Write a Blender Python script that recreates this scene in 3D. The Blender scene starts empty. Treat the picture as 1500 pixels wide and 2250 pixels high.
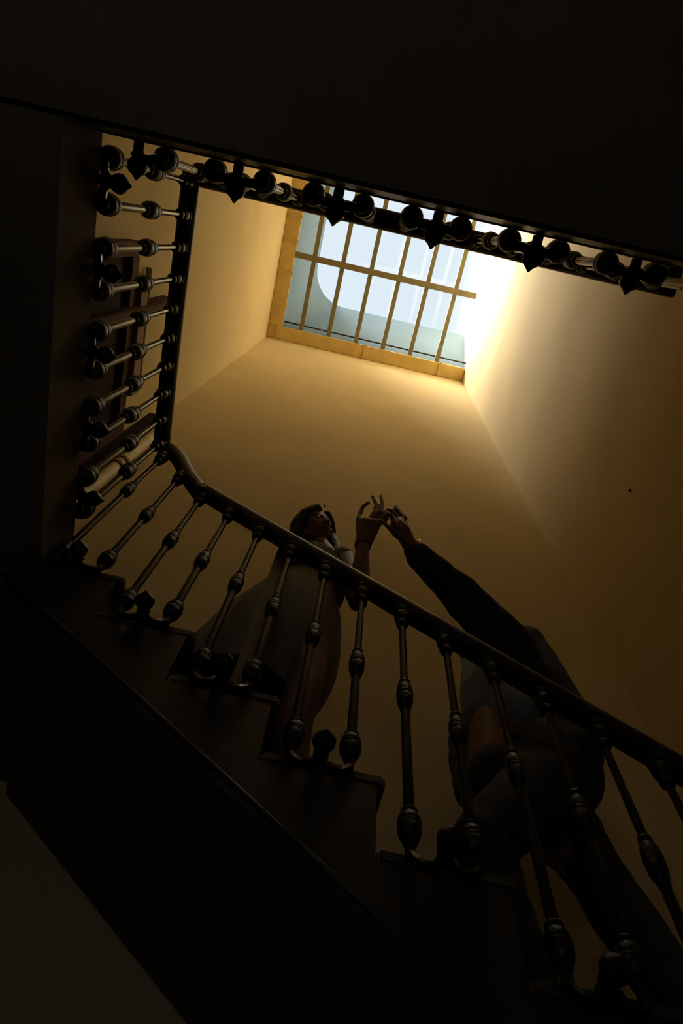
import bpy, bmesh, math, random
from mathutils import Vector, Matrix, noise
random.seed(4)
C = bpy.context.scene.collection

# ------------------------------------------------------------------ camera
# rows: world x, y, z axes written in the picture's (right, down, forward) frame
M = ((0.97520003, 0.22042632, 0.01992841),
     (-0.21173756, 0.90295022, 0.37396271),
     (0.06443686, -0.36890804, 0.92722961))
F = 1484.76
cam_d = bpy.data.cameras.new('camera'); cam = bpy.data.objects.new('camera', cam_d); C.objects.link(cam)
cam_d.sensor_fit = 'VERTICAL'; cam_d.sensor_height = 36.0; cam_d.lens = F / 2250 * 36
cam_d.clip_start = 0.02; cam_d.clip_end = 200
cam.matrix_world = Matrix(((M[0][0], -M[0][1], -M[0][2], 0), (M[1][0], -M[1][1], -M[1][2], 0),
                           (M[2][0], -M[2][1], -M[2][2], 0), (0, 0, 0, 1)))
bpy.context.scene.camera = cam

# ------------------------------------------------------------------ world, sun, exposure
W = bpy.data.worlds.new('sky'); bpy.context.scene.world = W; W.use_nodes = True
bg = W.node_tree.nodes['Background']
bg.inputs[0].default_value = (0.66, 0.74, 0.82, 1); bg.inputs[1].default_value = 1.15
sd = bpy.data.lights.new('sun', 'SUN'); sd.energy = 52.0; sd.angle = math.radians(57); sd.color = (1.0, 0.95, 0.84)
sun = bpy.data.objects.new('sun', sd); C.objects.link(sun)
sun.rotation_euler = Vector((0.72, 0.05, -0.69)).to_track_quat('-Z', 'Y').to_euler()
vs = bpy.context.scene.view_settings
vs.view_transform = 'Standard'; vs.look = 'None'; vs.exposure = 0.15; vs.gamma = 1.0; vs.use_curve_mapping = False

# ------------------------------------------------------------------ helpers
def U(u, v, Y):                                    # the point at world depth Y seen at picture point (u, v)
    d = (u - 750, v - 1125, F)
    w = [sum(M[i][k] * d[k] for k in range(3)) for i in range(3)]
    return Vector(w) * (Y / w[1])

def mat(name, col, rough=0.6, metal=0.0, noise_scale=6.0, amount=0.12, bump=0.05, bscale=60.0, spec=0.5, alt=None):
    m = bpy.data.materials.new(name); m.use_nodes = True
    nt = m.node_tree; b = nt.nodes['Principled BSDF']
    tc = nt.nodes.new('ShaderNodeTexCoord'); n = nt.nodes.new('ShaderNodeTexNoise')
    n.inputs['Scale'].default_value = noise_scale; n.inputs['Detail'].default_value = 6
    nt.links.new(tc.outputs['Object'], n.inputs['Vector'])
    r = nt.nodes.new('ShaderNodeValToRGB'); r.color_ramp.elements[0].position = 0.3; r.color_ramp.elements[1].position = 0.7
    c2 = alt or tuple(min(1, c * (1 + amount)) for c in col)
    r.color_ramp.elements[0].color = tuple(c * (1 - amount) for c in col) + (1,)
    r.color_ramp.elements[1].color = tuple(c2) + (1,)
    nt.links.new(n.outputs['Fac'], r.inputs['Fac']); nt.links.new(r.outputs['Color'], b.inputs['Base Color'])
    b.inputs['Roughness'].default_value = rough; b.inputs['Metallic'].default_value = metal
    b.inputs['Specular IOR Level'].default_value = spec
    if bump:
        n2 = nt.nodes.new('ShaderNodeTexNoise'); n2.inputs['Scale'].default_value = bscale; n2.inputs['Detail'].default_value = 4
        nt.links.new(tc.outputs['Object'], n2.inputs['Vector'])
        bp = nt.nodes.new('ShaderNodeBump'); bp.inputs['Strength'].default_value = bump; bp.inputs['Distance'].default_value = 0.01
        nt.links.new(n2.outputs['Fac'], bp.inputs['Height']); nt.links.new(bp.outputs['Normal'], b.inputs['Normal'])
    return m

M_wall = mat('ochre_plaster', (0.65, 0.52, 0.29), 0.9, 0, 1.6, 0.05, 0.25, 18, 0.2)
M_dark_plaster = mat('dark_brown_plaster', (0.15, 0.115, 0.08), 0.9, 0, 2.0, 0.15, 0.2, 20, 0.2)  # plain dark brown plaster of the slabs and soffit
M_wood = mat('dark_wood', (0.022, 0.016, 0.012), 0.45, 0, 8, 0.3, 0.1, 40, 0.5)
M_tread = mat('worn_tread_wood', (0.05, 0.038, 0.026), 0.6, 0, 8, 0.3, 0.1, 40)
M_rail = mat('polished_rail_wood', (0.018, 0.013, 0.010), 0.36, 0, 12, 0.3, 0.05, 60, 0.5)
M_iron = mat('dark_bronze', (0.035, 0.032, 0.030), 0.26, 0.55, 20, 0.25, 0.12, 90)
M_knob = mat('cast_iron', (0.018, 0.017, 0.016), 0.38, 0.4, 25, 0.3, 0.3, 120)
M_door = mat('brown_door_wood', (0.022, 0.010, 0.008), 0.8, 0, 5, 0.3, 0.1, 30, 0.08)
M_frame = mat('red_brown_frame', (0.085, 0.04, 0.03), 0.8, 0, 5, 0.2, 0.1, 30, 0.12)
M_lightwood = mat('tan_wood', (0.24, 0.135, 0.06), 0.8, 0, 5, 0.2, 0.1, 30)
M_cream = mat('cream_paint', (0.72, 0.60, 0.36), 0.6, 0, 6, 0.12, 0.1, 30)
M_yellow = mat('yellow_frame_paint', (0.60, 0.43, 0.15), 0.55, 0, 5, 0.12, 0.2, 25)
M_bar = mat('olive_bar_paint', (0.20, 0.17, 0.09), 0.6, 0, 6, 0.15, 0.1, 30)
M_curb = mat('blue_grey_curb', (0.17, 0.265, 0.40), 0.8, 0, 2, 0.06, 0.1, 12)
M_floor = mat('dark_stone_floor', (0.05, 0.042, 0.035), 0.7, 0, 4, 0.25, 0.1, 25)
M_skin = mat('skin', (0.20, 0.095, 0.06), 0.5, 0, 8, 0.08, 0.05, 90)
M_hair = mat('black_hair', (0.012, 0.009, 0.008), 0.45, 0, 30, 0.3, 0.4, 150)
M_dress = mat('pale_dress_cloth', (0.27, 0.215, 0.15), 0.85, 0, 6, 0.1, 0.15, 120)
M_shirt = mat('grey_shirt_cloth', (0.24, 0.26, 0.28), 0.85, 0, 6, 0.1, 0.15, 120)
M_jacket = mat('black_jacket_cloth', (0.018, 0.019, 0.021), 0.8, 0, 8, 0.2, 0.2, 120)
M_trouser = mat('dark_trouser_cloth', (0.022, 0.022, 0.025), 0.85, 0, 8, 0.2, 0.2, 120)
M_shoe = mat('black_leather', (0.015, 0.013, 0.012), 0.4, 0, 15, 0.2, 0.1, 80)
M_gold = mat('gold', (0.7, 0.5, 0.25), 0.25, 1.0, 20, 0.05, 0)
M_eye = mat('eye', (0.5, 0.48, 0.45), 0.2, 0, 20, 0.02, 0)
M_lip = mat('lips', (0.22, 0.07, 0.06), 0.5, 0, 20, 0.05, 0)
M_glass = bpy.data.materials.new('clear_glass'); M_glass.use_nodes = True
nt = M_glass.node_tree; nt.nodes.clear()
o_ = nt.nodes.new('ShaderNodeOutputMaterial'); tr = nt.nodes.new('ShaderNodeBsdfTransparent'); gl = nt.nodes.new('ShaderNodeBsdfGlossy')
mx = nt.nodes.new('ShaderNodeMixShader'); mx.inputs[0].default_value = 0.04
tr.inputs[0].default_value = (0.97, 0.985, 0.98, 1); gl.inputs['Roughness'].default_value = 0.05
nt.links.new(tr.outputs[0], mx.inputs[1]); nt.links.new(gl.outputs[0], mx.inputs[2]); nt.links.new(mx.outputs[0], o_.inputs[0])

def empty(name, loc=(0, 0, 0), label=None, cat=None, group=None, kind=None):
    o = bpy.data.objects.new(name, None); C.objects.link(o); o.location = loc; o.empty_display_size = 0.05
    return tag(o, label, cat, group, kind)
def tag(o, label=None, cat=None, group=None, kind=None):
    if label: o['label'] = label
    if cat: o['category'] = cat
    if group: o['group'] = group
    if kind: o['kind'] = kind
    return o
def link(name, me, m, parent=None, loc=(0, 0, 0), label=None):
    o = bpy.data.objects.new(name, me); C.objects.link(o); o.location = loc
    if m and not me.materials: me.materials.append(m)
    if parent: o.parent = parent
    if label: o['label'] = label
    return o
def fin(bm, name, smooth=False, angle=None):
    bmesh.ops.recalc_face_normals(bm, faces=bm.faces)
    me = bpy.data.meshes.new(name); bm.to_mesh(me); bm.free()
    if smooth:
        for p in me.polygons: p.use_smooth = True
        if angle: me.set_sharp_from_angle(angle=math.radians(angle))
    return me
def box(bm, a, b, bevel=0.0):
    r = bmesh.ops.create_cube(bm, size=1)
    a = Vector(a); b = Vector(b); c = (a + b) / 2; s = b - a
    for v in r['verts']: v.co = Vector((v.co.x * s.x, v.co.y * s.y, v.co.z * s.z)) + c
    if bevel:
        es = list({e for v in r['verts'] for e in v.link_edges})
        bmesh.ops.bevel(bm, geom=es, offset=bevel, segments=2, affect='EDGES')
def boxes(name, lst, m, parent=None, bevel=0.0, label=None, rot=None):
    bm = bmesh.new()
    for a, b in lst: box(bm, a, b, bevel)
    return link(name, fin(bm, name), m, parent, label=label)
def lathe(bm, prof, n=16, mtx=None):               # prof: (radius, height)
    rings = []
    for r, z in prof:
        rings.append([bm.verts.new((max(r, 1e-4) * math.cos(2 * math.pi * k / n), max(r, 1e-4) * math.sin(2 * math.pi * k / n), z)) for k in range(n)])
    for i in range(len(rings) - 1):
        for k in range(n):
            bm.faces.new((rings[i][k], rings[i][(k + 1) % n], rings[i + 1][(k + 1) % n], rings[i + 1][k]))
    bm.faces.new(rings[0][::-1]); bm.faces.new(rings[-1])
    if mtx:
        for r in rings:
            for v in r: v.co = mtx @ v.co
def sweep(bm, pts, prof, up=Vector((0, 0, 1)), cap=True):   # prof: closed list of (side, up) offsets
    rings = []
    for i, p in enumerate(pts):
        t = (pts[min(i + 1, len(pts) - 1)] - pts[max(i - 1, 0)]).normalized()
        s = t.cross(up)
        if s.length < 1e-4: s = Vector((1, 0, 0))
        s.normalize(); w = s.cross(t).normalized()
        rings.append([bm.verts.new(p + s * a + w * b) for a, b in prof])
    n = len(prof)
    for i in range(len(rings) - 1):
        for k in range(n):
            bm.faces.new((rings[i][k], rings[i][(k + 1) % n], rings[i + 1][(k + 1) % n], rings[i + 1][k]))
    if cap: bm.faces.new(rings[0][::-1]); bm.faces.new(rings[-1])
def circ(r, n=8): return [(r * math.cos(2 * math.pi * k / n), r * math.sin(2 * math.pi * k / n)) for k in range(n)]
def tube(name, pts, r, m, parent=None, n=8, label=None):
    bm = bmesh.new(); sweep(bm, [Vector(p) for p in pts], circ(r, n), up=Vector((0.013, 0.02, 1)))
    return link(name, fin(bm, name, True, 50), m, parent, label=label)
def curve(pts, n=8):                               # Catmull-Rom through pts
    P = [Vector(p) for p in pts]; P = [2 * P[0] - P[1]] + P + [2 * P[-1] - P[-2]]; out = []
    for i in range(1, len(P) - 2):
        a, b, c, d = P[i - 1:i + 3]
        for k in range(n):
            t = k / n
            out.append(0.5 * ((2 * b) + (c - a) * t + (2 * a - 5 * b + 4 * c - d) * t * t + (3 * b - a - 3 * c + d) * t ** 3))
    out.append(P[-2]); return out

# ------------------------------------------------------------------ dimensions
XL, XR, YF, YB, H, ZF = -1.593, 1.66, 1.78, -1.25, 11.1, -1.55
LX, GY, LZ = -0.737, -0.095, 1.8266                # well edges of landing and gallery, their level
GO, RI = 0.248, 0.181                              # going and rise
HT = 12.3

# ------------------------------------------------------------------ room shell
def wall(name, a, b, m=M_wall): return tag(boxes(name, [(a, b)], m), kind='structure')
wall('wall_front', (XL - .2, YF, ZF), (XR + .2, YF + .2, H))
wall('wall_left', (XL - .2, YB - .2, ZF), (XL, YF + .2, H))
wall('wall_right', (XR, YB - .2, ZF), (XR + .2, YF + .2, HT))
tag(boxes('wall_back', [((XL - .2, YB - .2, ZF), (-.9, YB, .80)), ((.1, YB - .2, ZF), (XR + .2, YB, .80)), ((-.9, YB - .2, ZF), (.1, YB, .30)),
                        ((XL - .2, YB - .2, .80), (XR + .2, YB, HT))], M_wall), kind='structure')
# unseen window added in the back wall to light the stair undersides
w2 = empty('added_window', (-.4, YB, .30), kind='structure')
boxes('added_window_frame', [((-.5, -.14, 0), (.5, -.08, .04)), ((-.5, -.14, .46), (.5, -.08, .50)), ((-.5, -.14, .04), (-.46, -.08, .46)), ((.46, -.14, .04), (.5, -.08, .46)), ((-.02, -.14, .04), (.02, -.08, .46))], M_wood, w2)
boxes('glass_pane', [((-.46, -.115, .04), (.46, -.109, .46))], M_glass, w2)
tag(boxes('floor', [((XL - .2, YB - .2, ZF - .1), (XR + .2, YF + .2, ZF))], M_floor), kind='structure')
# small stains on the plaster, seen as dark specks
for (u, v, Y, r) in ((713, 1113, None, .007), (1385, 1078, 'R', .010)):
    p = U(u, v, YF) if Y is None else None
    if Y == 'R':
        q = U(u, v, 1.0); p = q * (XR / q.x)
        mtx = Matrix.Translation(p) @ Matrix.Rotation(math.radians(-90), 4, 'Y')
    else:
        mtx = Matrix.Translation(p) @ Matrix.Rotation(math.radians(90), 4, 'X')
    bm = bmesh.new(); lathe(bm, [(r * .6, -.004), (r, 0), (r * .8, .008), (r * .3, .014)], 10, mtx)
    s = link('wall_plug', fin(bm, 'wall_plug', True), M_knob)
    tag(s, 'small dark plug in the right-hand ochre wall' if Y else 'tiny dark plug in the ochre wall above the woman\'s head', 'wall plug')

# ------------------------------------------------------------------ skylight
win = empty('window_1', (0, 0.3, H), kind='structure')
WX0, WX1, WY0, WY1 = -1.366, XR, YB + .05, 1.57
def wbox(name, a, b, m, bevel=0, label=None):
    off = Vector((0, .3, H)); return boxes(name, [(Vector(a) - off, Vector(b) - off)], m, win, bevel, label)
wbox('frame_rail', (XL, WY1, H - .03), (XR, YF, H + .06), M_yellow, .01)
wbox('frame_rail', (XL, YB, H - .03), (WX0, WY1 - .002, H + .06), M_yellow, .01)
for x in (-1.45, -.02, 1.22):                      # raised joints of the painted frame
    wbox('frame_joint', (x, WY1 - .02, H - .05), (x + .05, YF - .01, H - .028), M_yellow, .006)
for y in (-.1, .25, .72, 1.2):
    wbox('frame_joint', (WX0 - .16, y, H - .05), (WX0 + .018, y + .045, H - .028), M_yellow, .006)
for k in range(7):
    x = -1.067 + .45 * k
    if x < XR - .1 and k < 6:
        wbox('mullion', (x - .034, WY0, H + .04), (x + .034, WY1 + .05, H + .10), M_bar, .006)
for y in (.46, -.72):
    wbox('crossbar', (WX0 - .05, y - .045, H + .0), (1.515, y + .045, H + .045), M_bar, .006)
off = Vector((0, .3, H))
tube('tie_rod', [Vector((WX0, 1.50, H + .12)) - off, Vector((XR, 1.50, H + .12)) - off], .012, M_knob, win)
# splayed upstand: rectangle below, opening with rounded left corners above
def rr(x0, x1, y0, y1, r, z, n=10):
    pts = [(x1, y0, z), (x1, y1, z)]
    for k in range(n + 1):
        a = math.pi / 2 + k / n * math.pi / 2; pts.append((x0 + r + r * math.cos(a), y1 - r + r * math.sin(a), z))
    for k in range(n + 1):
        a = math.pi + k / n * math.pi / 2; pts.append((x0 + r + r * math.cos(a), y0 + r + r * math.sin(a), z))
    return pts
bm = bmesh.new(); lv = []
for t in (0, .06, .061, 1.0, 1.0):
    x0 = WX0 - .02 + (-1.096 - WX0 + .02) * t; y1 = WY1 + .02 + (1.185 - WY1 - .02) * t; y0 = YB + (0.3) * t
    lv.append([bm.verts.new(Vector(p) - off) for p in rr(x0, XR, y0, y1, .03 + .55 * t ** .7, H + .06 + (HT - H - .06) * t)])
outer = [bm.verts.new(Vector((max(p[0] * 1.0 - .9, XL - .2) if p[0] < 1 else XR, p[1] + (.5 if p[1] > 0 else -.3), HT + .02)) - off) for p in rr(-1.096, XR, YB + .3, 1.185, .58, HT)]
for a, b in list(zip(lv[:-1], lv[1:])) + [(lv[-1], outer)]:
    for k in range(1, len(a) - 1):
        bm.faces.new((a[k], a[k + 1], b[k + 1], b[k]))
link('skylight_curb', fin(bm, 'skylight_curb', True, 35), M_curb, win)
wbox('roof_slab', (XL - .2, WY1 + .03, H + .06), (XR + .2, YF + .2, HT), M_curb)
wbox('roof_slab', (XL - .2, YB - .2, H + .06), (WX0 - .03, WY1 + .03, HT), M_curb)
wbox('glass_pane', (-1.12, YB + .25, HT + .03), (XR, 1.22, HT + .036), M_glass)

# ------------------------------------------------------------------ landing and gallery slabs
def slab(name, a, b):
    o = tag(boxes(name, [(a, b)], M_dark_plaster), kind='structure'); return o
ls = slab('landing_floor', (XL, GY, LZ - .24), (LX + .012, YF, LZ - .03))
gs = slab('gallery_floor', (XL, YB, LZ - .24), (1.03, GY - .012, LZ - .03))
boxes('floor_edge', [((XL, GY, LZ - .03), (LX, YF, LZ))], M_tread, ls, .006)
boxes('floor_edge', [((XL, YB, LZ - .03), (1.035, GY, LZ))], M_tread, gs, .006)
boxes('fascia', [((LX - .002, GY, LZ - .22), (LX + .004, 1.0, LZ - .05))], M_wood, ls)
boxes('fascia', [((LX, GY - .008, LZ - .22), (1.03, GY - .003, LZ - .05))], M_wood, gs)
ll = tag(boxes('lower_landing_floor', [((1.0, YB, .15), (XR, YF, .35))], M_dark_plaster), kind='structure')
boxes('floor_edge', [((.99, YB, .35), (XR, YF, .38))], M_tread, ll, .006)

# ------------------------------------------------------------------ stair flight
def tipx(k): return .2342 + GO * (k - 4)           # nosing of tread k
def trz(k): return 1.1034 - RI * (k - 4)
fl = empty('stair_flight', (.98, 1.4, .38), 'dark wooden stair flight the couple stands on, seen from below', 'stairs')
fo = Vector(fl.location)
for k in range(1, 8):
    x1, x0, z = tipx(k), tipx(k) - GO, trz(k)
    boxes('tread', [(Vector((x0 - .01, .9975, z - .032)) - fo, Vector((x1 + .004, YF - .002, z)) - fo)], M_tread, fl, .007)
    boxes('riser', [(Vector((x1 - .034, 1.03, z - RI)) - fo, Vector((x1 - .012, YF - .002, z - .03)) - fo)], M_wood, fl)
boxes('riser', [(Vector((tipx(0) - .034, 1.0, trz(0) - RI)) - fo, Vector((tipx(0) - .012, YF - .002, trz(0) - .03)) - fo)], M_wood, fl)
# cut string: sawtooth board on the well side
def strip_board(name, y0, y1, depth, m, saw=True, d0=None):
    top = []; bot = []
    xs = tipx(0); top.append((xs - .03, trz(0) - .03))
    for k in range(1, 8):
        top.append((tipx(k - 1) - .014, trz(k) - .03 if saw else 0)); top.append((tipx(k) - .014, trz(k) - .03))
        if k < 7: top.append((tipx(k) - .014, trz(k + 1) - .03))
    top.append((tipx(7) - .014, trz(7) - RI))
    line = lambda x, d: 1.1034 + RI / GO * (.2342 - x) - d
    bm = bmesh.new()
    # quads step by step: bottom line below each tread
    for k in range(1, 8):
        xa, xb = tipx(k - 1) - .014, tipx(k) - .014
        zt = trz(k) - .03
        pa, pb = line(xa, depth), line(xb, depth)
        if not saw: za, zb = line(xa, d0), line(xb, d0)
        else: za = zb = zt
        vs_ = [bm.verts.new(Vector(p) - fo) for p in ((xa, y0, pa), (xb, y0, pb), (xb, y0, zb), (xa, y0, za), (xa, y1, pa), (xb, y1, pb), (xb, y1, zb), (xa, y1, za))]
        for f in ((0, 1, 2, 3), (7, 6, 5, 4), (0, 4, 5, 1), (3, 2, 6, 7), (1, 5, 6, 2), (0, 3, 7, 4)): bm.faces.new([vs_[i] for i in f])
    bmesh.ops.remove_doubles(bm, verts=bm.verts, dist=1e-4)
    return link(name, fin(bm, name), m, fl)
strip_board('string_board', 1.0, 1.035, .356, M_wood)
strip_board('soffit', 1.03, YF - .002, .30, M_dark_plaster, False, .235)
a = Vector((tipx(0) - .03, .99, 1.1034 + RI / GO * (.2342 - tipx(0) + .03) - .335)); b = Vector((tipx(7), .99, 1.1034 + RI / GO * (.2342 - tipx(7)) - .335))
bm = bmesh.new(); sweep(bm, [a - fo, b - fo], circ(.007, 8)); link('string_bead', fin(bm, 'string_bead', True), M_wood, fl)

# ------------------------------------------------------------------ railings
def knob_mesh(r, h, name='knob'):
    bm = bmesh.new()
    lathe(bm, [(.011, -.62 * h), (.62 * r, -.60 * h), (.66 * r, -.53 * h), (.55 * r, -.50 * h), (.80 * r, -.42 * h), (.98 * r, -.26 * h), (r, -.06 * h), (.96 * r, -.03 * h),
               (1.03 * r, 0), (1.03 * r, .05 * h), (.96 * r, .08 * h), (1.0 * r, .12 * h), (.96 * r, .24 * h), (.84 * r, .36 * h), (.66 * r, .42 * h), (.60 * r, .45 * h), (.72 * r, .50 * h), (.72 * r, .56 * h), (.5 * r, .64 * h), (.011, .66 * h)], 18)
    return fin(bm, name, True, 40)
def collar_mesh():
    bm = bmesh.new()
    lathe(bm, [(.011, -.078), (.0165, -.076), (.019, -.066), (.017, -.060), (.0145, -.057), (.020, -.050), (.0235, -.036), (.0235, -.020), (.020, -.014), (.026, -.008), (.026, .004)], 16)
    return fin(bm, 'collar', True, 40)
K_mid = {'f': knob_mesh(.0205, .094), 'l': knob_mesh(.0255, .098)}
K_bot = {'f': knob_mesh(.0235, .066), 'l': knob_mesh(.0285, .074)}
K_col = collar_mesh()
for me in list(K_mid.values()) + list(K_bot.values()) + [K_col]: me.materials.append(M_knob)
rod_cache = {}
def rod_mesh(h):
    key = round(h, 3)
    if key not in rod_cache:
        bm = bmesh.new(); lathe(bm, [(.0095, 0), (.0112, .02), (.0110, .40 * h), (.0098, .6 * h), (.0092, h)], 14)
        me = fin(bm, 'baluster', True, 40); me.materials.append(M_iron); rod_cache[key] = me
    return rod_cache[key]
def baluster(root, p, top, kind, kb, mid):
    """p: foot; top: z of rail underside; kb: height of the low knob above foot; mid: drop of the middle knob below the rail"""
    o = Vector(root.location); p = Vector(p)
    r = link('baluster', rod_mesh(top - p.z), None, root, p - o)
    link('knob', K_bot[kind], None, r, (0, 0, kb)); link('knob', K_mid[kind], None, r, (0, 0, top - p.z - mid)); link('collar', K_col, None, r, (0, 0, top - p.z))
    return r
# finial between two balusters: shank out of the string, bulb with a point, and the two scrolls
def finial_mesh():
    bm = bmesh.new()
    lathe(bm, [(.013, -.01), (.013, .012), (.017, .016), (.017, .022), (.014, .025), (.0205, .032), (.0245, .042), (.0240, .052), (.018, .060), (.010, .066), (.002, .076)], 16)
    return fin(bm, 'finial', True, 40)
FIN = finial_mesh(); FIN.materials.append(M_knob)
def ornament(root, a, b, dirv, base_z, face, ends=2):
    """a, b: feet of the two balusters, dirv: into the well"""
    o = Vector(root.location); a = Vector(a); b = Vector(b); m = (a + b) / 2; d = Vector(dirv)
    st = m - d * (face - .0108); st.z = base_z
    f = link('finial', FIN, None, root, st - o); f.rotation_euler = d.to_track_quat('Z', 'Y').to_euler()
    for e in (a, b)[2 - ends:]:
        t = (e - m); t.z = 0; c = m.copy(); c.z = base_z
        pts = [Vector((e.x, e.y, base_z + .028)), Vector((e.x, e.y, base_z - .008)), c + t * .72 + d * .010 + Vector((0, 0, -.034)), c + t * .42 + d * .012 + Vector((0, 0, -.036)),
               c + t * .22 + d * .008 + Vector((0, 0, -.018)), c + t * .10 + d * .002]
        bm = bmesh.new(); sweep(bm, [p - o for p in curve(pts, 5)], [(-.0045, -.010), (.0045, -.010), (.0055, 0), (.0045, .010), (-.0045, .010), (-.0055, 0)], up=d)
        link('scroll', fin(bm, 'scroll', True, 50), M_iron, root)
RAILP = [(-.030, -.012), (-.022, -.024), (.022, -.024), (.030, -.012), (.034, .004), (.028, .020), (.014, .028), (-.014, .028), (-.028, .020), (-.034, .004)]
def rail(name, root, pts, m=M_rail, prof=RAILP):
    o = Vector(root.location); bm = bmesh.new(); sweep(bm, [Vector(p) - o for p in pts], prof)
    return link(name, fin(bm, name, True, 50), m, root)
BY, BX, BG = .985, -.718, -.070                    # baluster lines
def under(x):                                      # underside of the sloping rail
    return 1.765 - .715 * (x - .286)
# --- stair railing
sr = empty('stair_railing', (.1, BY, 1.0), 'dark stair railing sloping across the picture in front of the couple', 'railing')
LU = 2.545                                         # landing rail underside
xs = [.281 - .1235 * i for i in range(-5, 9)]
for i, x in enumerate(xs):
    k = min(7, max(1, math.ceil((x - .2342) / GO) + 4)); z = trz(k)
    j = i - 5
    top = under(x)
    if j == 7: top = 2.435
    if j == 8: top = 2.60
    baluster(sr, (x, BY, z - .02), top, 'f', .068, .40)
for k in range(1, 8):
    xx = [x for x in xs if tipx(k) - GO < x < tipx(k)]
    if len(xx) == 2:
        ornament(sr, (xx[0], BY, 0), (xx[1], BY, 0), (0, -1, 0), trz(k) - .005, .0125)
c = .024
pts = [(.962, BY, under(.962) + c), (.93, BY, under(.93) + c), (.4, BY, under(.4) + c), (0, BY, under(0) + c), (-.36, BY, under(-.36) + c), (-.47, BY, under(-.47) + c + .002),
       U(443, 1087, BY), U(415, 1050, BY), U(394, 1011, BY), U(374, 992, BY), Vector((BX - .034, BY, U(374, 992, BY).z))]
rail('handrail', sr, curve(pts, 6))
bm = bmesh.new(); box(bm, Vector((-.136, 1.005, trz(3) + .0005)) - Vector(sr.location), Vector((-.098, 1.035, under(-.117) + .01)) - Vector(sr.location), .004)
link('stanchion', fin(bm, 'stanchion'), M_wood, sr)
# --- landing railing
lr = empty('landing_railing', (BX, .45, LZ), 'dark upright railing along the left landing edge', 'railing')
ly = [-.045 + .107 * i for i in range(10)]
for i, y in enumerate(ly):
    if y > .90: continue
    baluster(lr, (BX, y, LZ - .02), LU if y < .8 else LU + .02, 'l', .042, .365)
baluster(lr, (BX, .918, LZ - .02), 2.575, 'l', .042, .365)
for i in (0, 2, 4, 6, 8):
    ornament(lr, (BX, ly[i], 0), (BX, ly[i + 1] if i < 8 else .918, 0), (1, 0, 0), LZ - .012, .019)
rail('handrail', lr, curve([(BX - .006, BY - .042, LU + c + .05), (BX, .86, LU + c + .02), (BX, .5, LU + c), (BX, .1, LU + c), (BX, BG - .029, LU + c)], 3))
# --- gallery railing
gr = empty('gallery_railing', (.15, BG, LZ), 'dark level railing of the gallery overhead, seen from almost underneath', 'railing')
gx = [-.5825 + .125 * i for i in range(13)]
for x in gx: baluster(gr, (x, BG, LZ - .02), LU, 'l', .042, .365)
baluster(gr, (.99, BG - .13, LZ - .02), LU, 'l', .042, .365)
for i in range(-1, 12, 2):
    a = gx[i] if i >= 0 else gx[0] - .125
    if i < 0: a = -.70
    ornament(gr, (a, BG, 0), (gx[i + 1], BG, 0), (0, 1, 0), LZ - .012, .025, 1 if i < 0 else 2)
rail('handrail', gr, curve([(BX + .036, BG, LU + c), (0, BG, LU + c), (.6, BG, LU + c), (1.015, BG, LU + c)], 3))
rail('handrail', gr, [(.99, BG + .03, LU + c), (.99, -.5, LU + c), (.99, YB, LU + c)])
# --- lower landing railing
lo = empty('lower_landing_railing', (1.0, .5, .38), 'dark railing at the foot of the flight, at the right edge of the picture', 'railing')
for i in range(8):
    y = .90 - .12 * i
    baluster(lo, (1.0, y, .36), 1.20, 'f', .042, .365)
rail('handrail', lo, curve([(1.005, BY + .02, 1.256), (1.003, BY - .05, 1.24), (1.0, .8, 1.224), (1.0, .3, 1.224), (1.0, -.1, 1.224)], 4))

# ------------------------------------------------------------------ door and woodwork on the left wall
dr = empty('door_1', (XL, .95, LZ), kind='structure'); do = Vector(dr.location)
def dbox(name, a, b, m, bevel=.004, parent=dr): 
    return boxes(name, [(Vector(a) - do, Vector(b) - do)], m, parent, bevel)
y0, y1, zt = .32, 1.60, 4.51
dbox('door_frame', (XL, y0, LZ), (XL + .07, y0 + .09, zt), M_frame)
dbox('door_frame', (XL, y1 - .09, LZ), (XL + .07, y1, zt), M_frame)
dbox('door_frame', (XL, y0 + .09, zt - .12), (XL + .07, y1 - .09, zt), M_frame)
for ya, yb in ((y0 + .09, .95), (.955, y1 - .09)):
    d = dbox('door_leaf', (XL, ya, LZ), (XL + .03, yb, zt - .12), M_door)
    for za, zb in ((LZ + .12, LZ + .9), (LZ + 1.0, LZ + 1.8), (LZ + 1.9, zt - .2)):
        pm = dbox('door_panel', (XL + .03, ya + .09, za), (XL + .042, yb - .09, zb), M_door, .006)
        pm.parent = d
dbox('lintel', (XL, .53, zt), (XL + .10, 1.33, zt + .14), M_lightwood)
dbox('moulding', (XL, .56, zt + .14), (XL + .05, 1.31, zt + .22), M_cream)
cd = tube('conduit_pipe', [(XL + .03, .50, zt + .33), (XL + .03, 1.29, zt + .33)], .022, M_bar)
tag(cd, 'thin olive pipe running level above the brown door', 'pipe')
tag(boxes('trim_1', [((XL, .72, LZ), (XL + .12, .80, 5.30))], M_frame, None, .006), kind='structure')
tag(boxes('trim_2', [((XL, 1.655, LZ), (XL + .11, 1.745, 5.30))], M_door, None, .006), kind='structure')
dbox('shutter_slat', (XL, 1.60, LZ), (XL + .05, 1.625, 4.46), M_frame); dbox('shutter_slat', (XL, 1.627, LZ), (XL + .05, 1.648, 4.40), M_door)
pp = empty('downpipe', (XL + .16, 1.72, LZ), 'cream vertical pipe with dark collars in the wall corner', 'pipe')
tube('pipe', [(0, 0, 0), (0, 0, 3.36)], .045, M_cream, pp, 16)
tube('pipe', [(.062, .025, 0), (.062, .025, 3.36)], .014, M_cream, pp, 10)
for z in (2.32, 2.42): tube('pipe_collar', [(0, 0, z), (0, 0, z + .03)], .055, M_lightwood, pp, 16)

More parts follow.
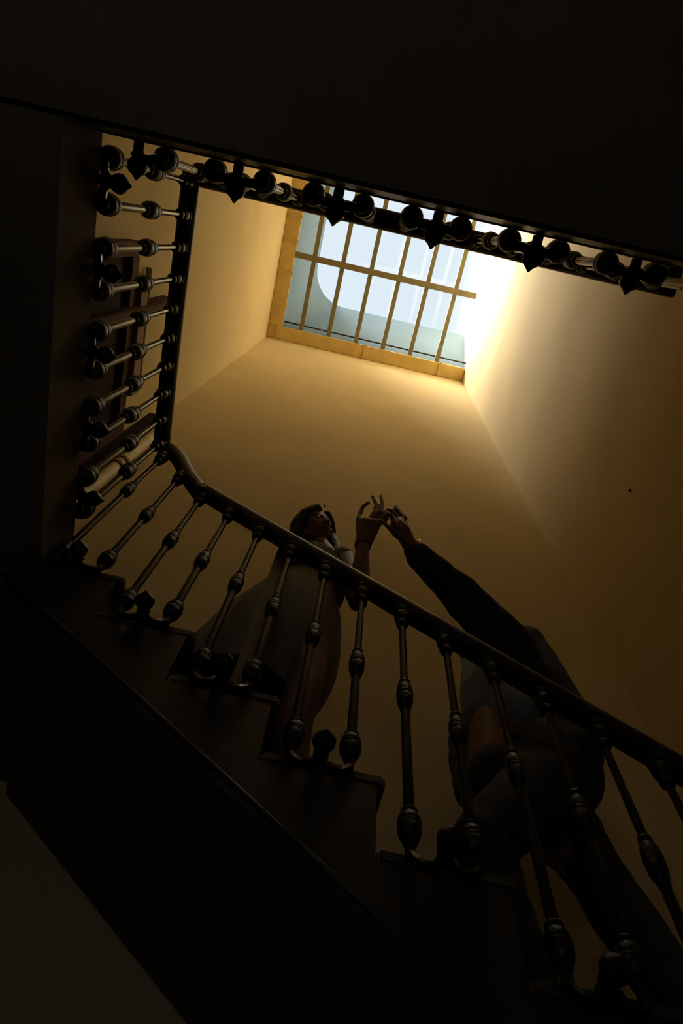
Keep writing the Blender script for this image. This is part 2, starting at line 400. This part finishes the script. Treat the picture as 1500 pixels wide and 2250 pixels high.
# ------------------------------------------------------------------ people
dg = None
def ball(bm, p, r, seg=14, sc=None, rot=None):
    s = Matrix.Diagonal((*(sc or (1, 1, 1)), 1))
    bmesh.ops.create_uvsphere(bm, u_segments=seg, v_segments=max(6, seg // 2 + 2), radius=r, matrix=Matrix.Translation(p) @ (rot or Matrix()) @ s)
def limb(bm, pts, seg=14):                         # pts: (Vector, radius) chain of tapered capsules
    for p, r in pts: ball(bm, p, r, seg)
    for (p, r), (q, s) in zip(pts[:-1], pts[1:]):
        d = q - p
        if d.length < 1e-5: continue
        t = Matrix.Translation((p + q) / 2) @ d.to_track_quat('Z', 'Y').to_matrix().to_4x4()
        bmesh.ops.create_cone(bm, cap_ends=True, segments=seg, radius1=r * .995, radius2=s * .995, depth=d.length, matrix=t)
def fuse(name, bm, vox, m, parent, smooth=6, folds=0, fscale=6, label=None, fdir=None, off=None):
    o = off if off is not None else Vector(parent.location)
    for v in bm.verts: v.co -= o
    me = bpy.data.meshes.new(name); bm.to_mesh(me); bm.free()
    ob = bpy.data.objects.new(name, me); C.objects.link(ob)
    r = ob.modifiers.new('r', 'REMESH'); r.mode = 'VOXEL'; r.voxel_size = vox
    s = ob.modifiers.new('s', 'SMOOTH'); s.iterations = smooth; s.factor = .5
    d = bpy.context.evaluated_depsgraph_get(); me2 = bpy.data.meshes.new_from_object(ob.evaluated_get(d))
    ob.modifiers.clear(); ob.data = me2; bpy.data.meshes.remove(me); me2.name = name
    if folds:
        nor = [v.normal.copy() for v in me2.vertices]; new = []
        for v, nv in zip(me2.vertices, nor):
            q = v.co.copy()
            if fdir: q = q - Vector(fdir) * q.dot(Vector(fdir)) * .75
            n = noise.noise(q * fscale) + .5 * noise.noise(q * fscale * 2.1)
            new.extend(v.co + nv * folds * n)
        me2.vertices.foreach_set('co', new); me2.update()
    for p in me2.polygons: p.use_smooth = True
    me2.materials.clear(); me2.materials.append(m); ob.parent = parent
    if label: ob['label'] = label
    return ob
def head(bm, c, fwd, up, s=1.0, neck=None):
    fwd = Vector(fwd).normalized(); up = Vector(up); up = (up - fwd * up.dot(fwd)).normalized(); side = fwd.cross(up)
    R = Matrix((side, fwd, up)).transposed().to_4x4()
    L = lambda x, y, z: c + (side * x + fwd * y + up * z) * s
    ball(bm, L(0, -.012, .025), .088 * s, 20, (.84, 1.06, 1.0), R)           # cranium
    ball(bm, L(0, .028, -.035), .066 * s, 18, (.88, .88, 1.12), R)          # face
    ball(bm, L(0, .048, -.090), .026 * s, 12, (1.1, .9, .8), R)             # chin
    limb(bm, [(L(-.05, .0, -.055), .022 * s), (L(-.02, .048, -.092), .018 * s)], 10); limb(bm, [(L(.05, .0, -.055), .022 * s), (L(.02, .048, -.092), .018 * s)], 10)
    limb(bm, [(L(0, .080, .005), .009 * s), (L(0, .100, -.028), .0125 * s)], 10)   # nose
    for k in (-1, 1):
        ball(bm, L(.012 * k, .090, -.032), .009 * s, 8)
        limb(bm, [(L(.012 * k, .078, .022), .009 * s), (L(.045 * k, .064, .022), .009 * s)], 8)  # brow
        ball(bm, L(.040 * k, .060, -.022), .018 * s, 10)                     # cheek
        ball(bm, L(.078 * k, -.008, -.012), .022 * s, 10, (.4, .8, 1.3), R)  # ear
    limb(bm, [(L(-.018, .080, -.056), .007 * s), (L(0, .088, -.054), .009 * s), (L(.018, .080, -.056), .007 * s)], 8)
    limb(bm, [(L(-.014, .080, -.066), .007 * s), (L(.014, .080, -.066), .007 * s)], 8)
    return L, R
def palm(bm, a, b, side, w=.036, t=.013):          # a wrist, b knuckle centre, side: unit vector across
    for k in (-1, -.33, .33, 1):
        limb(bm, [(a + side * k * w * .55, t * 1.15), (b + side * k * w, t)], 10)
def fingers(bm, chains, r=.0088):
    for ch in chains:
        n = len(ch); limb(bm, [(p, r * (1 - .10 * i)) for i, p in enumerate(ch)], 10)

# ---- woman
wo = empty('person', (.06, 1.2, trz(4)), 'woman in pale fitted dress, left arm raised, standing higher on the flight', 'person')
bm = bmesh.new()
hc = U(688, 1168, 1.2); Lf, Rf = head(bm, hc, (.45, -.80, -.16), (-.25, .05, 1), 1.0)
neck = U(716, 1222, 1.2)
limb(bm, [(hc + Vector((.01, .03, -.04)), .052), (neck, .047), (neck + Vector((.0, .01, -.06)), .055)])
shL = U(757, 1232, 1.14); shR = U(655, 1262, 1.30)
ch = (shL + shR) / 2 + Vector((0, .02, -.10)); wa = U(655, 1300, 1.23); hp = U(640, 1380, 1.27)
limb(bm, [(shL, .046), (neck + Vector((0, .02, -.075)), .055), (shR, .046)])
limb(bm, [(ch, .105), (wa, .095), (hp, .135)], 20)
elb = U(786, 1322, 1.11); wr = U(797, 1196, 1.03)
limb(bm, [(shL, .046), (shL.lerp(elb, .5), .040), (elb, .034)])
limb(bm, [(elb, .034), (elb.lerp(wr, .35), .037), (wr, .0235)])
kn = U(815, 1147, .975)
side = (U(838, 1150, .975) - U(792, 1143, .985)).normalized()
palm(bm, wr, kn, side, .027, .0155); limb(bm, [(U(810, 1150, .985), .018), (U(826, 1130, .965), .017)], 10); limb(bm, [(wr, .022), (U(792, 1160, 1.0), .019), (U(789, 1140, .985), .014)], 10)
fingers(bm, [
    [U(790, 1165, 1.0), U(788, 1136, .985), U(797, 1113, .97), U(810, 1104, .96)],            # thumb, bowed over
    [U(812, 1142, .975), U(823, 1124, .96), U(826, 1108, .95), U(818, 1091, .94)],             # index
    [U(824, 1143, .975), U(836, 1126, .955), U(840, 1108, .945), U(836, 1090, .935)],          # middle
    [U(828, 1150, .975), U(841, 1138, .965), U(848, 1133, .957), U(850, 1124, .952)],            # ring
    [U(826, 1158, .98), U(838, 1148, .972), U(846, 1144, .968), U(852, 1139, .966)]], .0112)    # little finger, held
# far arm hanging behind the skirt
elR = shR + Vector((-.10, .06, -.26)); wrR = elR + Vector((.02, .03, -.24))
limb(bm, [(shR, .046), (elR, .034), (wrR, .024)]); kR = wrR + Vector((.01, -.01, -.085)); palm(bm, wrR, kR, Vector((.6, .8, 0)), .028, .012)
fingers(bm, [[kR + Vector((.6, .8, 0)) * q, kR + Vector((.6, .8, 0)) * q + Vector((.01, -.01, -.04)), kR + Vector((.6, .8, 0)) * q + Vector((.02, -.02, -.07 + abs(q) * .4))] for q in (-.028, -.009, .009, .028)] +
        [[wrR + Vector((.01, -.01, -.03)), wrR + Vector((.045, -.03, -.06)), wrR + Vector((.055, -.035, -.09))]])
# legs
for (hx, kx, ax, y, zt_) in ((.02, .045, .06, 1.16, trz(4)), (-.09, -.09, -.13, 1.30, trz(3))):
    hh = Vector((hx, y + .06, hp.z - .05)); kk = Vector((kx, y + .02, zt_ + .46)); aa = Vector((ax, y + .03, zt_ + .075))
    limb(bm, [(hh, .088), (kk, .052), (kk + Vector((-.012, 0, -.14)), .052), (aa, .033)])
    limb(bm, [(aa, .033), (aa + Vector((-.02, .01, -.045)), .028)], 10); limb(bm, [(aa + Vector((0, 0, -.03)), .03), (aa + Vector((.085, -.01, -.052)), .022), (aa + Vector((.135, -.012, -.057)), .017)], 10)
    for q in (-2, -1, 0, 1, 2): limb(bm, [(aa + Vector((.12, -.012 + q * .011, -.060)), .010), (aa + Vector((.160 - abs(q) * .007, -.012 + q * .012, -.064)), .0085)], 8)
fuse('body', bm, .0052, M_skin, wo, 5)
wob = [o for o in wo.children][0]
# eyes, lips
bm = bmesh.new()
for k in (-1, 1): ball(bm, Lf(.030 * k, .070, .004) - Vector(wo.location), .0115, 12)
link('eyes', fin(bm, 'eyes', True), M_eye, wo)
bm = bmesh.new(); limb(bm, [(Lf(-.016, .087, -.057), .005), (Lf(0, .094, -.058), .0075), (Lf(.016, .087, -.057), .005)], 8)
fuse('lips', bm, .002, M_lip, wo, 2)
# hair
bm = bmesh.new()
ball(bm, Lf(0, -.030, .040), .096, 20, (.92, 1.0, 1.0), Rf)
for k in (-1, 1): limb(bm, [(Lf(.03 * k, .052, .085), .026), (Lf(.072 * k, .03, .04), .024), (Lf(.084 * k, .005, -.03), .026), (Lf(.080 * k, -.01, -.10), .024)], 12)
limb(bm, [(Lf(0, -.05, -.02), .075), (Lf(0, -.05, -.10), .058), (Lf(.01, -.07, -.17), .04)], 16)
limb(bm, [(U(722, 1178, 1.22), .03), (U(738, 1205, 1.2), .026), (U(742, 1232, 1.19), .02)], 12)
fuse('hair', bm, .006, M_hair, wo, 4, .003, 60)
# dress: bodice and skirt as one lofted, folded garment
bm = bmesh.new()
limb(bm, [(ch + Vector((0, 0, .02)), .117), (wa, .108), (hp + Vector((0, 0, .10)), .125)], 22)
limb(bm, [(ch + Vector((.045, -.055, .0)), .06)], 16); limb(bm, [(ch + Vector((-.055, -.045, -.01)), .06)], 16)
limb(bm, [(shL + Vector((-.01, 0, .008)), .050), (ch + Vector((.06, 0, .03)), .07)], 14)
limb(bm, [(shR + Vector((.01, 0, .004)), .050), (ch + Vector((-.06, 0, .03)), .07)], 14)
fuse('dress_bodice', bm, .007, M_dress, wo, 5)
me = bpy.data.objects[wo.children[-1].name].data
nor = [v.normal.copy() for v in me.vertices]
for v, nv in zip(me.vertices, nor):                # gathered folds across the waist
    w = v.co.z + wo.location.z; g = max(0, 1 - abs(w - wa.z - .03) / .13)
    v.co += nv * g * .006 * math.sin(w * 190 + 14 * v.co.x + 3 * math.sin(v.co.x * 16))
rings = [  # z, xmin, xmax, ymin, ymax
    (2.205, -.145, .088, 1.11, 1.37), (2.17, -.165, .100, 1.10, 1.38), (2.08, -.200, .122, 1.09, 1.41), (1.98, -.255, .142, 1.085, 1.44), (1.88, -.305, .148, 1.085, 1.47),
    (1.78, -.330, .140, 1.09, 1.49), (1.68, -.375, .118, 1.10, 1.50), (1.60, -.41, .085, 1.11, 1.50), (1.54, -.43, .055, 1.12, 1.50)]
bm = bmesh.new(); N = 72; R_ = []
wl = Vector(wo.location)
for i, (z, xa, xb, ya, yb) in enumerate(rings):
    t = i / (len(rings) - 1); ring = []
    for k in range(N):
        a = 2 * math.pi * k / N
        f = 1 + .030 * t * math.sin(9 * a + .8) + .018 * t * math.sin(17 * a) + .006 * math.sin(5 * a + 9 * t)
        ring.append(bm.verts.new(Vector(((xa + xb) / 2 + (xb - xa) / 2 * math.cos(a) * f, (ya + yb) / 2 + (yb - ya) / 2 * math.sin(a) * f, z + .05 * t * math.sin(a + 2.2))) - wl))
    R_.append(ring)
for i in range(len(R_) - 1):
    for k in range(N): bm.faces.new((R_[i][k], R_[i][(k + 1) % N], R_[i + 1][(k + 1) % N], R_[i + 1][k]))
sk = link('dress_skirt', fin(bm, 'dress_skirt', True), M_dress, wo)
sm = sk.modifiers.new('t', 'SOLIDIFY'); sm.thickness = .006; sm.offset = -1
ss = sk.modifiers.new('s', 'SUBSURF'); ss.levels = 1; ss.render_levels = 1
for i in range(5):                                 # gathered cloth bands round the waist
    z = 2.195 + .034 * i; rx, ry = .136 - .003 * i, .142 - .004 * i; cx = -.018 + .004 * i
    pts = [Vector((cx + rx * math.cos(a_ * math.pi / 20), 1.228 + ry * math.sin(a_ * math.pi / 20), z + .020 * math.cos(a_ * math.pi / 20 + .6 * i) + .006 * math.sin(a_ * math.pi / 5 + i))) - wl for a_ in range(41)]
    bm = bmesh.new(); sweep(bm, pts, [(.013 * math.cos(q * math.pi / 4), .019 * math.sin(q * math.pi / 4)) for q in range(8)], cap=False)
    link('dress_fold', fin(bm, 'dress_fold', True), M_dress, wo)
def ring_band(name, c, axis, R, r, m, parent, beads=0):
    bm = bmesh.new(); q = Vector(axis).to_track_quat('Z', 'Y')
    n = 28; pts = [c + q @ Vector((R * math.cos(2 * math.pi * k / n), R * math.sin(2 * math.pi * k / n), 0)) - Vector(parent.location) for k in range(n + 1)]
    if beads:
        for p in pts[:-1]: ball(bm, p, r, 8)
    else: sweep(bm, pts, circ(r, 6), up=q @ Vector((0, 0, 1)), cap=False)
    return link(name, fin(bm, name, True), m, parent)
ax = (wr - elb).normalized()
ring_band('bracelet', wr - ax * .012, ax, .0275, .0035, M_knob, wo, 1)
ring_band('necklace', neck + Vector((.0, -.005, -.03)), (0.1, -.35, 1), .062, .0028, M_gold, wo, 1)
for k in (-1, 1):
    bm = bmesh.new(); ball(bm, Lf(.082 * k, -.004, -.045) - wl, .006, 8); link('earring', fin(bm, 'earring', True), M_gold, wo)

# ---- man
ma = empty('person', (.80, 1.3, trz(7)), 'man in black jacket and grey shirt, arm stretched up to the woman\'s hand', 'person')
bm = bmesh.new()
hc = U(1060, 1432, 1.44); Lm, Rm = head(bm, hc, (-.80, -.05, .25), (.15, .05, 1), 1.05)
nk = hc + Vector((.07, .0, -.14))
limb(bm, [(hc + Vector((.03, 0, -.05)), .058), (nk, .058)])
sL = U(1128, 1425, 1.26); sR = U(1120, 1450, 1.58); el = U(1006, 1303, 1.13); wm = U(899, 1196, .985)
limb(bm, [(sL, .055), (nk + Vector((0, 0, -.05)), .07), (sR, .055)])
ct = (sL + sR) / 2 + Vector((.0, 0, -.14)); hp2 = Vector((.76, 1.41, 1.60))
limb(bm, [(ct, .12), (U(1100, 1600, 1.38), .105), (U(1106, 1690, 1.38), .11), (hp2, .10)], 20)
limb(bm, [(sL, .055), (el, .042), (el.lerp(wm, .4), .042), (wm, .028)])
km = U(874, 1148, .945)
side = (U(897, 1140, .955) - U(856, 1160, .94)).normalized()
palm(bm, wm, km, side, .035, .018); limb(bm, [(wm, .027), (U(885, 1165, .955), .028), (U(874, 1150, .945), .022)], 12)
fingers(bm, [
    [U(872, 1178, .965), U(857, 1162, .945), U(846, 1151, .94), U(835, 1143, .94)],            # thumb
    [U(866, 1150, .94), U(860, 1133, .93), U(850, 1127, .925), U(844, 1136, .93)],             # index, bent down to her hand
    [U(874, 1143, .945), U(864, 1125, .93), U(852, 1120, .925), U(846, 1127, .93)],            # middle
    [U(882, 1138, .95), U(873, 1122, .94), U(863, 1118, .93), U(855, 1123, .93)],              # ring
    [U(890, 1140, .955), U(878, 1124, .945), U(866, 1118, .935), U(871, 1112, .93)]], .0115)   # little
# other arm hangs in front of him
eR = U(1020, 1640, 1.50); wR = U(1032, 1760, 1.42)
limb(bm, [(sR, .055), (eR, .042), (wR, .028)]); kR = U(1040, 1810, 1.38); palm(bm, wR, kR, Vector((.3, .95, 0)), .030, .0135)
for q in (-.03, -.01, .01, .03):
    b0 = kR + Vector((.3, .95, 0)) * q; fingers(bm, [[b0, b0 + Vector((-.01, -.01, -.042)), b0 + Vector((.01, -.012, -.072 + abs(q) * .4))]], .009)
fingers(bm, [[wR + Vector((0, -.01, -.02)), wR + Vector((-.025, -.045, -.05)), wR + Vector((-.02, -.055, -.085))]], .009)
# legs
kL = U(1060, 1852, 1.27); aL = Vector((.612, 1.28, trz(6) + .085)); kRr = U(1312, 1930, 1.42); aR = Vector((1.125, 1.30, .38 + .085))
for k_, a_, y in ((kL, aL, 1.33), (kRr, aR, 1.47)):
    limb(bm, [(Vector((.78, y, 1.60)), .085), (k_, .055), (k_.lerp(a_, .3), .055), (a_, .036), (a_ + Vector((-.10, 0, -.045)), .03)])
fuse('body', bm, .0055, M_skin, ma, 5)
# hair, glasses
bm = bmesh.new(); ball(bm, Lm(0, -.030, .050), .096, 20, (.94, 1.04, .95), Rm); limb(bm, [(Lm(-.05, .045, .095), .026), (Lm(.05, .045, .095), .026)], 12); fuse('hair', bm, .006, M_hair, ma, 3, .004, 60)
bm = bmesh.new()
for k in (-1, 1): ball(bm, Lm(.030 * k, .070, .004) - Vector(ma.location), .0115, 12)
link('eyes', fin(bm, 'eyes', True), M_eye, ma)
# jacket
bm = bmesh.new()
cf = U(921, 1222, 1.012)
limb(bm, [(sL, .086), (sL.lerp(el, .5), .080), (el, .074), (el.lerp(cf, .5), .064), (cf, .050)], 20)
limb(bm, [(sR, .075), (eR, .058), (wR.lerp(eR, .1), .044)], 18)
b1 = U(1135, 1455, 1.42); b2 = U(1172, 1530, 1.42); b3 = U(1222, 1630, 1.42); b4 = U(1238, 1710, 1.42)
limb(bm, [(sL + Vector((.01, .02, -.02)), .085), (b1 + Vector((.02, 0, .0)), .11), (sR + Vector((.01, -.02, -.02)), .085)], 18)
limb(bm, [(b1, .13), (b2, .125), (b3, .125), (b4, .125)], 22)
for dy in (-.10, .10):
    limb(bm, [(b1 + Vector((-.01, dy, -.04)), .085), (b2 + Vector((-.01, dy, 0)), .09), (b3 + Vector((-.0, dy, 0)), .09), (b4 + Vector((0, dy, .0)), .09)], 16)
fuse('jacket', bm, .008, M_jacket, ma, 4, .008, 9)
# shirt front, bulging out of the open jacket
bm = bmesh.new()
limb(bm, [(U(1070, 1470, 1.40), .10), (U(1078, 1530, 1.38), .112), (U(1088, 1572, 1.38), .112)], 20)
limb(bm, [(U(1110, 1500, 1.31), .09), (U(1128, 1568, 1.31), .09)], 18)
sh = fuse('shirt', bm, .007, M_shirt, ma, 4, .007, 10, fdir=(.3, 0, .95))
# trousers
bm = bmesh.new()
limb(bm, [(Vector((.84, 1.36, 1.70)), .125), (Vector((.84, 1.46, 1.70)), .125)], 20)
limb(bm, [(U(1185, 1625, 1.36), .108), (U(1185, 1700, 1.36), .125)], 20); limb(bm, [(U(1118, 1722, 1.37), .118), (U(1230, 1690, 1.42), .125)], 20)
limb(bm, [(Vector((.80, 1.32, 1.68)), .118), (Vector((.79, 1.325, 1.57)), .118), (kL, .078), (kL.lerp(aL, .35), .067), (aL + Vector((.01, 0, .01)), .056)], 18)
limb(bm, [(Vector((.80, 1.46, 1.62)), .118), (Vector((.88, 1.47, 1.60)), .115), (kRr, .080), (kRr.lerp(aR, .4), .072), (aR + Vector((0, 0, .01)), .060)], 18)
fuse('trousers', bm, .007, M_trouser, ma, 4, .009, 9)
for a_ in (aL, aR):
    bm = bmesh.new(); limb(bm, [(a_ + Vector((.03, 0, -.038)), .040), (a_ + Vector((-.05, 0, -.040)), .042), (a_ + Vector((-.088, 0, -.045)), .037)], 14)
    box(bm, a_ + Vector((-.120, -.038, -.085)), a_ + Vector((.07, .038, -.062)))
    fuse('shoe', bm, .006, M_shoe, ma, 3)
ax = (wm - el).normalized()
ring_band('bracelet', wm - ax * .018, ax, .036, .0045, M_gold, ma)
wt = bmesh.new(); mtx = Matrix.Translation(wm - ax * .03 + Vector((-.024, .0, -.028)) - Vector(ma.location)) @ Vector((-.6, -.2, -.75)).to_track_quat('Z', 'Y').to_matrix().to_4x4()
lathe(wt, [(.017, -.006), (.019, -.002), (.019, .004), (.015, .007)], 18, mtx); link('watch', fin(wt, 'watch', True, 40), M_knob, ma)
